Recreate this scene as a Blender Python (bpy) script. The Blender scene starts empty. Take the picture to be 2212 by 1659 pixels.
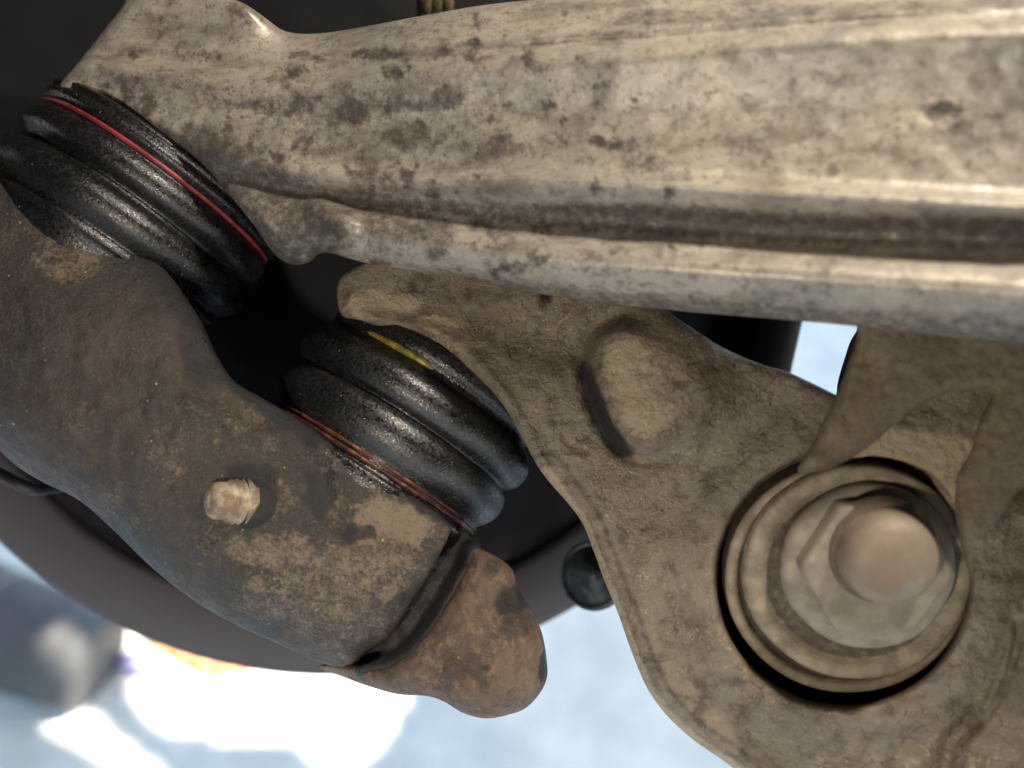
import bpy, math, random
import numpy as np
from mathutils import Matrix, Vector
random.seed(4)
SC = bpy.context.scene
COL = SC.collection

# ------------------------------------------------------------------ camera, sky, sun, lamps, exposure
D = 178.0                      # mm from lens to the sharp plane; that plane is 200 mm wide in the frame
PITCH = math.radians(35)
F0 = Vector((0, 0, 0.55))      # the sharp point, in metres above the floor
cp, sp = math.cos(PITCH), math.sin(PITCH)
LX = np.array((1, 0, 0.)); LY = np.array((0, sp, cp)); LZ = np.array((0, -cp, sp))
RM = np.stack([LX, LY, LZ], 1)
def W(p):
    """local millimetres (x right, y up, z towards the lens) -> world metres"""
    p = np.asarray(p, float)
    return (p @ RM.T) * 0.001 + np.array(F0)
def WV(v): return Vector(W(v))
def DIR(v):
    v = np.asarray(v, float) @ RM.T
    return Vector(v).normalized()

cam = bpy.data.cameras.new('camera'); co = bpy.data.objects.new('camera', cam); COL.objects.link(co)
co.location = WV((0, 0, D)); co.rotation_euler = (math.radians(90) - PITCH, 0, 0)
cam.lens = 36 * D / 200.0; cam.sensor_width = 36; cam.clip_start = 0.005; cam.clip_end = 200
cam.dof.use_dof = True; cam.dof.focus_distance = 0.176; cam.dof.aperture_fstop = 8.5
SC.camera = co

SUN_EL, SUN_AZ = math.radians(57), math.radians(89)   # azimuth from +Y towards +X
wd = bpy.data.worlds.new('World'); SC.world = wd; wd.use_nodes = True
nt = wd.node_tree; bg = nt.nodes['Background']
sky = nt.nodes.new('ShaderNodeTexSky'); sky.sky_type = 'NISHITA'; sky.sun_disc = False
sky.sun_elevation = SUN_EL; sky.sun_rotation = SUN_AZ; sky.air_density = 1.0; sky.dust_density = 0.6; sky.ozone_density = 1.6
nt.links.new(sky.outputs[0], bg.inputs[0]); bg.inputs[1].default_value = 0.15
sl = bpy.data.lights.new('sun', 'SUN'); sl.energy = 5.0; sl.angle = math.radians(0.53); sl.color = (1, .95, .87)
so = bpy.data.objects.new('sun', sl); COL.objects.link(so)
sd = Vector((math.sin(SUN_AZ) * math.cos(SUN_EL), math.cos(SUN_AZ) * math.cos(SUN_EL), math.sin(SUN_EL)))
so.rotation_euler = (-sd).to_track_quat('-Z', 'Y').to_euler(); so.location = sd * 3

def lamp(name, pos, target, size, watt, colour):
    l = bpy.data.lights.new(name, 'AREA'); l.shape = 'DISK'; l.size = size; l.energy = watt; l.color = colour
    o = bpy.data.objects.new(name, l); COL.objects.link(o)
    o.location = WV(pos); o.rotation_euler = (WV(target) - WV(pos)).to_track_quat('-Z', 'Y').to_euler()
    return o
# the warm hand torch and the work lamp that light the parts
lamp('hand_torch', (-62, -66, 205), (10, -5, 0), 0.014, 0.076, (1, .89, .75))
lamp('work_lamp', (125, 215, 160), (70, 0, 25), 0.03, 0.28, (1, .89, .75))
vs = SC.view_settings; vs.view_transform = 'Standard'; vs.look = 'None'; vs.gamma = 1; vs.use_curve_mapping = False
vs.exposure = 2.0
SC.cycles.max_bounces = 6; SC.cycles.use_denoising = True

# ------------------------------------------------------------------ small maths
CU, CV = 1106.0, 829.5
def PX(u, v, z):
    """point of the photograph (2212 x 1659 grid) at distance z -> local mm"""
    k = (D - z) / D * 100.0 / CU
    return np.stack([(u - CU) * k, (CV - v) * k, z + 0 * u], -1)
def pt(u, v, z): return PX(np.float64(u), np.float64(v), np.float64(z))
MM = 11.06                      # grid units per mm at the sharp plane

def spline(P, closed=True, step=4.0):
    P = np.array(P, float); n = len(P); out = []
    rng = range(n) if closed else range(n - 1)
    for i in rng:
        if closed: a, b, c, d = P[(i-1) % n], P[i], P[(i+1) % n], P[(i+2) % n]
        else: a, b, c, d = P[max(i-1, 0)], P[i], P[i+1], P[min(i+2, n-1)]
        m = max(2, int(np.linalg.norm(c - b) / step))
        t0 = 0; t1 = t0 + max(np.linalg.norm(b-a), 1e-3)**.5; t2 = t1 + max(np.linalg.norm(c-b), 1e-3)**.5; t3 = t2 + max(np.linalg.norm(d-c), 1e-3)**.5
        t = np.linspace(t1, t2, m, endpoint=False)[:, None]
        A1 = (t1-t)/(t1-t0)*a + (t-t0)/(t1-t0)*b if np.linalg.norm(b-a) > 1e-6 else b + 0*t
        A2 = (t2-t)/(t2-t1)*b + (t-t1)/(t2-t1)*c
        A3 = (t3-t)/(t3-t2)*c + (t-t2)/(t3-t2)*d if np.linalg.norm(d-c) > 1e-6 else c + 0*t
        B1 = (t2-t)/(t2-t0)*A1 + (t-t0)/(t2-t0)*A2
        B2 = (t3-t)/(t3-t1)*A2 + (t-t1)/(t3-t1)*A3
        out.append((t2-t)/(t2-t1)*B1 + (t-t1)/(t2-t1)*B2)
    if not closed: out.append(P[-1:])
    return np.concatenate(out)

def inside(poly, U, V):
    r = np.zeros(U.shape, bool); n = len(poly)
    for i in range(n):
        x0, y0 = poly[i]; x1, y1 = poly[(i+1) % n]
        if y0 == y1: continue
        c = ((y0 > V) != (y1 > V)) & (U < (x1-x0) * (V-y0) / (y1-y0) + x0)
        r ^= c
    return r
def near_poly(Q, U, V, closed=True):
    """distance to a polyline and nearest point"""
    Q = np.asarray(Q, float); A = Q; B = np.roll(Q, -1, 0)
    if not closed: A, B = Q[:-1], Q[1:]
    best = np.full(U.shape, 1e18); nu = U.copy(); nv = V.copy()
    for (ax, ay), (bx, by) in zip(A, B):
        dx, dy = bx-ax, by-ay; L = dx*dx + dy*dy + 1e-9
        t = np.clip(((U-ax)*dx + (V-ay)*dy) / L, 0, 1)
        qx, qy = ax + t*dx, ay + t*dy; d = (U-qx)**2 + (V-qy)**2
        m = d < best; best = np.where(m, d, best); nu = np.where(m, qx, nu); nv = np.where(m, qy, nv)
    return np.sqrt(best), nu, nv
def dline(U, V, pts, closed=False, step=12): return near_poly(spline(pts, closed, step), U, V, closed)[0]
def sstep(x, a, b):
    t = np.clip((x-a) / (b-a), 0, 1); return t*t*(3-2*t)
def gauss(x, s): return np.exp(-(x/s)**2)
def blur(Z, s):
    if s <= 0: return Z
    r = int(3*s)+1; k = np.exp(-.5*(np.arange(-r, r+1)/s)**2); k /= k.sum()
    Zp = np.pad(Z, ((r, r), (0, 0)), 'edge'); Z = sum(k[i]*Zp[i:i+Z.shape[0]] for i in range(2*r+1))
    Zp = np.pad(Z, ((0, 0), (r, r)), 'edge'); return sum(k[i]*Zp[:, i:i+Z.shape[1]] for i in range(2*r+1))
def vnoise(U, V, seed=0):
    xi, yi = np.floor(U).astype(np.int64), np.floor(V).astype(np.int64); xf, yf = U-xi, V-yi
    def h(a, b):
        n = (a*374761393 + b*668265263 + seed*1442695041) & 0xffffffff
        n = ((n ^ (n >> 13)) * 1274126177) & 0xffffffff
        return ((n ^ (n >> 16)) & 0xffff) / 65535.0
    sx, sy = xf*xf*(3-2*xf), yf*yf*(3-2*yf)
    return (h(xi, yi)*(1-sx)+h(xi+1, yi)*sx)*(1-sy) + (h(xi, yi+1)*(1-sx)+h(xi+1, yi+1)*sx)*sy
def fbm(U, V, scale, seed=0, oct=4):
    s = 0; a = 1; t = 0; c, sn = math.cos(.6), math.sin(.6)
    U, V = U/scale, V/scale
    for i in range(oct):
        s = s + a*vnoise(U, V, seed+i*17); t += a; a *= .55; U, V = (U*c-V*sn)*2.03, (U*sn+V*c)*2.03
    return s/t
def curve(pairs):
    x, y = zip(*pairs)
    return lambda U: np.interp(U, x, y)
def blobs(U, V, L, seed=3, warp=26):
    """L of (u, v, ru, rv, strength): ragged stain mask"""
    wu = (fbm(U, V, 30, seed)-.5)*warp*2; wv = (fbm(U, V, 30, seed+50)-.5)*warp*2
    m = np.zeros(U.shape)
    for u, v, ru, rv, s in L:
        q = ((U+wu-u)/ru)**2 + ((V+wv-v)/rv)**2
        m = np.maximum(m, s*sstep(-q, -1.7, -.25))
    return m

# ------------------------------------------------------------------ mesh helpers
def tag(o, label=None, cat=None, group=None, kind=None):
    for k, v in (('label', label), ('category', cat), ('group', group), ('kind', kind)):
        if v: o[k] = v
    return o
def empty(name, at):
    o = bpy.data.objects.new(name, None); COL.objects.link(o); o.location = WV(at); o.empty_display_size = .01
    return o
def mesh(name, verts, faces, m, parent=None, attrs=None, smooth=True, origin=None, world=False):
    verts = np.asarray(verts, float)
    w = verts if world else W(verts)
    if parent is not None: org = np.array(parent_loc(parent))
    elif origin is not None: org = np.array(WV(origin)) if not world else np.array(origin)
    else: org = w.mean(0)
    me = bpy.data.meshes.new(name)
    me.from_pydata((w-org).tolist(), [], faces); me.update()
    a = me.attributes.new('rest', 'FLOAT_VECTOR', 'POINT')
    a.data.foreach_set('vector', (verts*(1000 if world else 1)).astype(np.float32).ravel())
    for k, arr in (attrs or {}).items():
        a = me.attributes.new(k, 'FLOAT', 'POINT'); a.data.foreach_set('value', np.asarray(arr, np.float32).ravel())
    if smooth: me.polygons.foreach_set('use_smooth', [True]*len(me.polygons))
    me.materials.append(m)
    o = bpy.data.objects.new(name, me); COL.objects.link(o)
    if parent is not None: o.parent = parent; o.location = (0, 0, 0)
    else: o.location = org
    o['_org'] = 0; del o['_org']
    ORG[o.name] = org
    return o
ORG = {}
def parent_loc(p): return ORG[p.name] if p.name in ORG else np.array(p.location)

def relief(name, outline, zf, m, parent=None, thick=12., rad=3., step=5., back_in=.12, stain_shade=None, smooth_px=0, closed_spline=True, zmod=None, origin=None):
    """a solid casting: front relief z=zf(U,V) inside the outline, edges rolled with radius rad (mm), real thickness behind"""
    Q = spline(outline, True, 7.) if closed_spline else np.array(outline, float)
    u0, v0 = Q.min(0)-2*step; u1, v1 = Q.max(0)+2*step
    us = np.arange(u0, u1+step, step); vs_ = np.arange(v0, v1+step, step)
    U, V = np.meshgrid(us, vs_)
    Z = zf(U, V)
    if smooth_px: Z = blur(Z, smooth_px/step)
    if zmod is not None: Z = Z + zmod(U, V)
    ins = inside(Q, U, V)
    d, nu, nv = near_poly(Q, U, V)
    k = ins[:-1, :-1] | ins[1:, :-1] | ins[:-1, 1:] | ins[1:, 1:]
    jj, ii = np.nonzero(k); nx = len(us)
    a = jj*nx+ii; quads = np.stack([a, a+nx, a+nx+1, a+1], 1)
    Uf = np.where(ins, U, nu); Vf = np.where(ins, V, nv); dd = np.where(ins, d, 0)
    r = rad(Uf, Vf) if callable(rad) else rad
    t = np.clip(dd/(r*MM), 0, 1)
    Zf = Z - r*(1-np.sqrt(np.clip(1-(1-t)**2, 0, 1)))
    used = np.unique(quads); remap = -np.ones(U.size, int); remap[used] = np.arange(len(used))
    quads = remap[quads]; n = len(used)
    Uu, Vu, Zu = Uf.ravel()[used], Vf.ravel()[used], Zf.ravel()[used]; du = dd.ravel()[used]
    front = PX(Uu, Vu, Zu)
    sd0 = blur(np.where(ins, d, -d), 1.5); gv, gu = np.gradient(sd0, step)
    gl = np.sqrt(gu**2+gv**2)+1e-6; gu, gv = (gu/gl).ravel()[used], (gv/gl).ravel()[used]
    rb = thick*.25; ins_px = .07*thick*MM*np.exp(-du/(5*MM))
    zbk = Zu - thick
    backv = PX(Uu+gu*ins_px, Vu+gv*ins_px, zbk)
    tb = np.clip(du/(rb*MM), 0, 1)
    # boundary edges
    E = {}
    q = quads
    e = np.concatenate([q[:, [0, 1]], q[:, [1, 2]], q[:, [2, 3]], q[:, [3, 0]]])
    key = np.sort(e, 1); _, idx, cnt = np.unique(key[:, 0].astype(np.int64)*(n+1)+key[:, 1], return_index=True, return_counts=True)
    be = e[idx[cnt == 1]]
    faces = quads.tolist() + (quads[:, ::-1]+n).tolist() + np.stack([be[:, 1], be[:, 0], be[:, 0]+n, be[:, 1]+n], 1).tolist()
    st = stain_shade(Uu, Vu) if stain_shade else np.zeros(n)
    at = {}
    if not isinstance(st, dict): st = {'stain_shade': st}
    for kk, arr in st.items(): at[kk] = np.concatenate([arr, arr])
    return mesh(name, np.concatenate([front, backv]), faces, m, parent, at, origin=origin)

def frame(axis, hint=(0, 0, 1)):
    a = np.array(axis, float); a /= np.linalg.norm(a)
    h = np.array(hint, float); x = h - a*(h@a); x /= np.linalg.norm(x); y = np.cross(a, x)
    return a, x, y
def revolve(name, c, axis, prof, m, parent=None, seg=160, attrs=None, wob=None, hint=(0, 0, 1), a0=0, a1=2*math.pi, smooth=True):
    """prof: list of (s along axis, radius) in mm"""
    a, x, y = frame(axis, hint); c = np.array(c, float)
    full = abs(a1-a0-2*math.pi) < 1e-6
    th = np.linspace(a0, a1, seg, endpoint=not full)
    V = []; n = len(th)
    S = []; T = []
    for s, r in prof:
        rr = r + (wob(th, s) if wob else 0)
        V.append(c + a*s + np.outer(np.cos(th)*rr, x) + np.outer(np.sin(th)*rr, y)); S.append(np.full(n, s)); T.append(th)
    V = np.concatenate(V); F = []
    for j in range(len(prof)-1):
        for i in range(n if full else n-1):
            i2 = (i+1) % n
            F.append((j*n+i, j*n+i2, (j+1)*n+i2, (j+1)*n+i))
    if full:
        if prof[0][1] > 1e-3: F.append(tuple(range(n)))
        if prof[-1][1] > 1e-3: F.append(tuple(range((len(prof)-1)*n+n-1, (len(prof)-1)*n-1, -1)))
    at = attrs(np.concatenate(T), np.concatenate(S)) if attrs else {'stain_shade': np.zeros(len(V))}
    return mesh(name, V, F, m, parent, at, smooth=smooth)
def img_axis(du, dv, z):
    a = np.array((du, -dv, 0.)); a /= np.linalg.norm(a); a *= math.sqrt(1-z*z); a[2] = z; return a
def smooth_prof(P, n=8):
    P = [(float(a), float(b)) for a, b in P]
    S = spline(P, False, .45)
    return [tuple(p) for p in S]
def tube(name, path, rad, m, parent=None, seg=14, stepmm=.8, flat=1.0):
    P = spline3(path, stepmm); n = len(P)
    T = np.gradient(P, axis=0); T /= np.linalg.norm(T, axis=1)[:, None]
    N = np.array((0, 0, 1.)); V = []; th = np.linspace(0, 2*math.pi, seg, endpoint=False)
    for i in range(n):
        x = N - T[i]*(N@T[i]); x /= np.linalg.norm(x)+1e-9; y = np.cross(T[i], x); N = x
        r = rad(i/(n-1)) if callable(rad) else rad
        V.append(P[i] + np.outer(np.cos(th)*r*flat, x) + np.outer(np.sin(th)*r, y))
    F = [(j*seg+i, j*seg+(i+1) % seg, (j+1)*seg+(i+1) % seg, (j+1)*seg+i) for j in range(n-1) for i in range(seg)]
    F += [tuple(range(seg-1, -1, -1)), tuple(range((n-1)*seg, n*seg))]
    return mesh(name, np.concatenate(V), F, m, parent, {'stain_shade': np.zeros(n*seg)})
def spline3(P, step):
    P = np.array(P, float); out = []
    for i in range(len(P)-1):
        a, b, c, d = P[max(i-1, 0)], P[i], P[i+1], P[min(i+2, len(P)-1)]
        t = np.linspace(0, 1, max(2, int(np.linalg.norm(c-b)/step)), endpoint=False)[:, None]
        out.append(.5*((2*b)+(-a+c)*t+(2*a-5*b+4*c-d)*t*t+(-a+3*b-3*c+d)*t**3))
    out.append(P[-1:]); return np.concatenate(out)

# ------------------------------------------------------------------ materials
class N:
    def __init__(s, name):
        s.m = bpy.data.materials.new(name); s.m.use_nodes = True; s.t = s.m.node_tree
        s.b = s.t.nodes['Principled BSDF']; s.at = s.attr('rest', 'Vector')
    def new(s, k): return s.t.nodes.new(k)
    def link(s, a, b): s.t.links.new(a, b)
    def attr(s, n, out='Fac'):
        a = s.new('ShaderNodeAttribute'); a.attribute_name = n; return a.outputs[out]
    def vec(s, scale=(1, 1, 1)):
        mp = s.new('ShaderNodeMapping'); mp.inputs['Scale'].default_value = scale; s.link(s.at, mp.inputs[0]); return mp.outputs[0]
    def noise(s, sc, det=4, rough=.55, v=None, dist=0, kind='FBM'):
        n = s.new('ShaderNodeTexNoise'); n.inputs['Scale'].default_value = sc; n.inputs['Detail'].default_value = det
        n.inputs['Roughness'].default_value = rough; n.inputs['Distortion'].default_value = dist
        s.link(v or s.at, n.inputs['Vector']); return n.outputs[0]
    def voro(s, sc, feat='F1', out='Distance', v=None, rnd=1):
        n = s.new('ShaderNodeTexVoronoi'); n.feature = feat; n.inputs['Scale'].default_value = sc; n.inputs['Randomness'].default_value = rnd
        s.link(v or s.at, n.inputs['Vector']); return n.outputs[out]
    def ramp(s, f, lo, hi, a=0., b=1., smooth=True):
        n = s.new('ShaderNodeMapRange'); n.interpolation_type = 'SMOOTHSTEP' if smooth else 'LINEAR'
        for i, x in enumerate((lo, hi, a, b)): n.inputs[i+1].default_value = x
        s.link(f, n.inputs[0]); return n.outputs[0]
    def math(s, op, a, b=None, clamp=False):
        n = s.new('ShaderNodeMath'); n.operation = op; n.use_clamp = clamp
        for i, x in enumerate((a, b)):
            if x is None: continue
            if isinstance(x, (int, float)): n.inputs[i].default_value = x
            else: s.link(x, n.inputs[i])
        return n.outputs[0]
    def mix(s, f, a, b):
        n = s.new('ShaderNodeMix'); n.data_type = 'RGBA'
        if isinstance(f, (int, float)): n.inputs[0].default_value = f
        else: s.link(f, n.inputs[0])
        for i, x in ((6, a), (7, b)):
            if isinstance(x, tuple): n.inputs[i].default_value = (*x, 1)
            else: s.link(x, n.inputs[i])
        return n.outputs[2]
    def bump(s, hs):
        prev = None
        for h, strength, dist in hs:
            n = s.new('ShaderNodeBump'); n.inputs['Strength'].default_value = strength; n.inputs['Distance'].default_value = dist*0.001
            s.link(h, n.inputs['Height'])
            if prev: s.link(prev, n.inputs['Normal'])
            prev = n.outputs[0]
        s.link(prev, s.b.inputs['Normal'])
    def col(s, c):
        if isinstance(c, tuple): s.b.inputs['Base Color'].default_value = (*c, 1)
        else: s.link(c, s.b.inputs['Base Color'])
    def rough(s, r):
        if isinstance(r, (int, float)): s.b.inputs['Roughness'].default_value = r
        else: s.link(r, s.b.inputs['Roughness'])
    def set(s, **k):
        for a, v in k.items(): s.b.inputs[a.replace('_', ' ')].default_value = v

def m_arm():
    n = N('dirty_cast_aluminium')
    big = n.noise(.045, 5, .6); mid = n.noise(.22, 5, .65); fine = n.noise(1.1, 4, .7)
    streak = n.noise(.12, 5, .7, n.vec((.45, 1.6, 1)))
    c = n.mix(n.ramp(big, .35, .68), (.42, .375, .31), (.31, .29, .26))
    c = n.mix(n.ramp(mid, .38, .66, 0, .5), c, (.50, .45, .37))
    c = n.mix(n.ramp(streak, .48, .66, 0, .6), c, (.17, .145, .115))
    c = n.mix(n.ramp(n.noise(.5, 5, .8), .52, .68, 0, .8), c, (.13, .105, .08))
    c = n.mix(n.ramp(n.noise(.19, 5, .7), .52, .70, 0, .65), c, (.15, .12, .09))
    c = n.mix(n.ramp(n.noise(1.6, 4, .8), .52, .70, 0, .55), c, (.12, .095, .07))
    c = n.mix(n.ramp(n.noise(1.3, 3, .8, n.vec((1, 1.3, .9))), .58, .74, 0, .2), c, (.62, .56, .46))
    pit = n.voro(.85); pm = n.ramp(pit, .16, .34, 1, 0)
    pm2 = n.math('MULTIPLY', pm, n.ramp(n.noise(.3, 3), .48, .6))
    c = n.mix(n.math('MULTIPLY', pm2, .55), c, (.10, .08, .06))
    st = n.attr('stain_shade')
    sm = n.ramp(n.math('ADD', st, n.math('MULTIPLY', n.math('SUBTRACT', n.noise(.45, 6, .8), .5), 2.2)), .15, 1.15)
    c = n.mix(n.math('MULTIPLY', sm, .9), c, (.045, .036, .034))
    n.col(c); n.set(Metallic=.22)
    n.rough(n.math('ADD', n.ramp(mid, .3, .7, .37, .45), n.math('MULTIPLY', sm, .22)))
    n.bump([(n.noise(.30, 4, .55), .09, .7), (fine, .35, .25), (n.noise(2.4, 3, .8), .2, .15), (pm2, -.6, .5)])
    return n.m
def m_bracket():
    n = N('flaking_brown_cast_iron')
    big = n.noise(.04, 4, .6); mid = n.noise(.25, 5, .7); fine = n.noise(1.6, 4, .7)
    c = n.mix(n.ramp(big, .36, .64), (.178, .14, .10), (.24, .197, .145))
    c = n.mix(n.ramp(mid, .46, .64, 0, .8), c, (.095, .07, .05))
    c = n.mix(n.math('MULTIPLY', n.ramp(n.noise(1.0, 5, .85), .52, .64, 0, .9), n.ramp(n.noise(.06, 3, .6), .38, .6, .35, 1)), c, (.44, .35, .235))
    c = n.mix(n.ramp(n.noise(1.9, 4, .8), .56, .70, 0, .75), c, (.06, .042, .03))
    wv = n.noise(.5, 3, .6)
    va = n.new('ShaderNodeVectorMath'); va.operation = 'MULTIPLY_ADD'
    nn = n.new('ShaderNodeTexNoise'); nn.inputs['Scale'].default_value = .45; nn.inputs['Detail'].default_value = 3; n.link(n.at, nn.inputs['Vector'])
    n.link(nn.outputs[1], va.inputs[0]); va.inputs[1].default_value = (2.6, 2.6, 2.6); n.link(n.at, va.inputs[2])
    cr = n.voro(.19, 'DISTANCE_TO_EDGE', 'Distance', va.outputs[0]); crm = n.ramp(cr, .0, .035, 1, 0)
    crk = n.math('MULTIPLY', crm, n.math('MULTIPLY', n.ramp(n.noise(.10, 3), .46, .56), n.ramp(n.noise(.5, 2), .38, .5)))
    c = n.mix(n.math('MULTIPLY', crk, .7), c, (.045, .032, .023))
    st = n.attr('stain_shade')
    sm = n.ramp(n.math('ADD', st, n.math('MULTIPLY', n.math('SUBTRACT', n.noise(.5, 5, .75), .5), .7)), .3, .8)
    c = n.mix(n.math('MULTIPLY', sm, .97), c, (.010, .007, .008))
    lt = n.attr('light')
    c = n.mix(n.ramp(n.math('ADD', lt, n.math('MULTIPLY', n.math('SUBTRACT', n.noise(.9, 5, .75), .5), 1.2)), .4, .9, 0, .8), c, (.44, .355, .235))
    n.col(c); n.set(Metallic=.0); n.rough(n.ramp(mid, .3, .7, .48, .75))
    n.bump([(mid, .7, 1.2), (n.noise(.75, 5, .75), .8, .9), (fine, .7, .4), (n.voro(.9, 'F1', 'Distance', va.outputs[0]), .45, .5), (crk, -.9, .6)])
    return n.m
def m_knuckle(warm=False):
    n = N('rusty_brown_forging' if warm else 'oily_dark_forging')
    big = n.noise(.035, 4, .6); mid = n.noise(.16, 5, .7); fine = n.noise(1.5, 4, .75)
    if warm:
        c = n.mix(n.ramp(big, .4, .6), (.10, .062, .043), (.14, .088, .058))
        c = n.mix(n.ramp(mid, .47, .6, 0, .85), c, (.045, .03, .024))
        c = n.mix(n.ramp(n.noise(.4, 5, .7), .5, .70, 0, .8), c, (.21, .14, .08))
    else:
        c = n.mix(n.ramp(big, .4, .62), (.024, .020, .018), (.046, .034, .026))
        c = n.mix(n.ramp(mid, .42, .62, 0, .7), c, (.03, .027, .024))
    c = n.mix(n.ramp(n.noise(2.0, 4, .85), .53, .68, 0, .6), c, (.17, .125, .078))
    c = n.mix(n.ramp(n.noise(1.3, 4, .8), .55, .68, 0, .6), c, (.012, .011, .011))
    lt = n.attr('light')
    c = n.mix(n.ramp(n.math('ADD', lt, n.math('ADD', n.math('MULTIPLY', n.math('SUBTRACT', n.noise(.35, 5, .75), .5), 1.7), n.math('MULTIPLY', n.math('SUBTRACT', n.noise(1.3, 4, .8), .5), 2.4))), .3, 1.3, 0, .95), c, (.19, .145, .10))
    sp_ = n.voro(.42); spm = n.math('MULTIPLY', n.ramp(n.math('SUBTRACT', n.math('ADD', sp_, n.math('MULTIPLY', n.noise(1.4, 2), .12)), n.math('MULTIPLY', n.voro(.42, 'F1', 'Color'), .14)), .02, .10, 1, 0), n.ramp(n.noise(.11, 2), .5, .6))
    c = n.mix(n.math('MULTIPLY', spm, .8), c, (.40, .32, .22))
    st = n.attr('stain_shade')
    sm = n.ramp(n.math('ADD', st, n.math('MULTIPLY', n.math('SUBTRACT', n.noise(.5, 5, .75), .5), .7)), .3, .8)
    c = n.mix(n.math('MULTIPLY', sm, .9), c, (.012, .012, .014))
    n.col(c); n.rough(n.ramp(mid, .3, .7, .42, .7)); n.set(Metallic=.0)
    n.bump([(mid, .5, .9), (n.noise(.7, 4, .75), .6, .6), (fine, .9, .4), (spm, .7, .4)])
    return n.m
def m_rubber(name='oily_black_rubber', base=(.007, .007, .0075)):
    n = N(name)
    mid = n.noise(.35, 4, .6); fine = n.noise(2.2, 4, .8)
    c = n.mix(n.ramp(mid, .45, .65), base, tuple(x*1.9 for x in base))
    dust = n.attr('dust')
    dm = n.ramp(n.math('ADD', dust, n.math('MULTIPLY', n.math('SUBTRACT', n.noise(.9, 5, .8), .5), 1.3)), .55, 1.2, 0, .6)
    c = n.mix(dm, c, (.045, .039, .033))
    v = n.voro(.55); spm = n.math('MULTIPLY', n.ramp(v, .07, .13, 1, 0), n.ramp(n.voro(.55, 'F1', 'Color'), .5, .6))
    v2 = n.voro(1.7); spm2 = n.math('MULTIPLY', n.ramp(v2, .12, .2, 1, 0), n.ramp(n.voro(1.7, 'F1', 'Color'), .62, .7))
    c = n.mix(n.math('MULTIPLY', spm, .7), c, (.30, .25, .17)); c = n.mix(n.math('MULTIPLY', spm2, .45), c, (.22, .19, .14))
    n.col(c)
    n.rough(n.math('ADD', n.ramp(n.noise(1.3, 4, .8), .38, .62, .15, .5), n.math('MULTIPLY', dm, .3)))
    n.bump([(n.noise(1.7, 4, .8), .42, .22), (v2, .3, .15), (spm, .8, .5)]); n.set(**{'Specular_IOR_Level': .75})
    return n.m
def m_simple(name, c1, c2, sc=.3, rough=(.4, .7), metal=0, bump=.4, bd=.5, fine=1.5, dirt=None):
    n = N(name); a = n.noise(sc, 5, .65)
    c = n.mix(n.ramp(a, .38, .62), c1, c2)
    if dirt:
        c = n.mix(n.ramp(n.noise(1.2, 4, .8), .54, .7, 0, .5), c, tuple(min(1, x*1.7) for x in c1))
        sm = n.ramp(n.math('ADD', n.attr('stain_shade'), n.math('MULTIPLY', n.math('SUBTRACT', n.noise(.6, 4, .75), .5), .8)), .25, .85)
        c = n.mix(n.math('MULTIPLY', sm, .9), c, dirt)
    n.col(c); n.rough(n.ramp(a, .3, .7, *rough)); n.set(Metallic=metal)
    n.bump([(a, bump, bd), (n.noise(fine, 4, .7), bump, bd*.4)]); return n.m
MA, MB, MK, MKW, MR = m_arm(), m_bracket(), m_knuckle(), m_knuckle(True), m_rubber()
M_RED = m_simple('crimson_paint_line', (.17, .028, .035), (.30, .05, .06), .35, (.3, .5), 0, .3, .2)
M_RUST = m_simple('copper_red_wire', (.17, .05, .035), (.03, .014, .012), .5, (.35, .6), .3, .5, .3)
M_YEL = m_simple('yellow_plastic', (.34, .29, .04), (.14, .12, .03), .6, (.3, .5), 0, .3, .2)
M_NUT = m_simple('dusty_tan_steel', (.255, .22, .17), (.19, .16, .122), .3, (.5, .75), .1, .3, .35, dirt=(.05, .036, .026))
M_WASH = m_simple('dusty_olive_washer', (.30, .25, .175), (.19, .155, .11), .3, (.5, .75), .05, .6, .7, dirt=(.05, .036, .026))
M_DARK = m_simple('dark_gap_rubber', (.010, .008, .009), (.018, .014, .014), .3, (.6, .8), 0, .4, .4)
M_SHIELD = m_simple('dull_plum_black_shield', (.036, .030, .037), (.044, .037, .046), .02, (.55, .75), .0, .2, .5, .5)
M_STRUT = m_simple('brown_dusty_steel_strut', (.12, .09, .06), (.175, .135, .09), .8, (.5, .8), 0, .45, .5, 1.6)

# ================================================================== floor, surroundings
def m_floor():
    n = N('pale_concrete'); a = n.noise(.02, 5, .6); b = n.noise(.09, 5, .65)
    c = n.mix(n.ramp(a, .35, .65), (.66, .64, .55), (.80, .77, .66))
    c = n.mix(n.ramp(b, .55, .72, 0, .55), c, (.48, .48, .44))
    c = n.mix(n.ramp(n.noise(.045, 3, .6), .68, .74, 0, .6), c, (.36, .37, .36))
    n.col(c); n.rough(.7); n.bump([(b, .3, 1.)]); return n.m
g = mesh('floor', [(-40, -40, 0), (40, -40, 0), (40, 40, 0), (-40, 40, 0)], [(0, 1, 2, 3)], m_floor(), world=True, origin=(0, 0, 0), smooth=False)
g['kind'] = 'structure'

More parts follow.
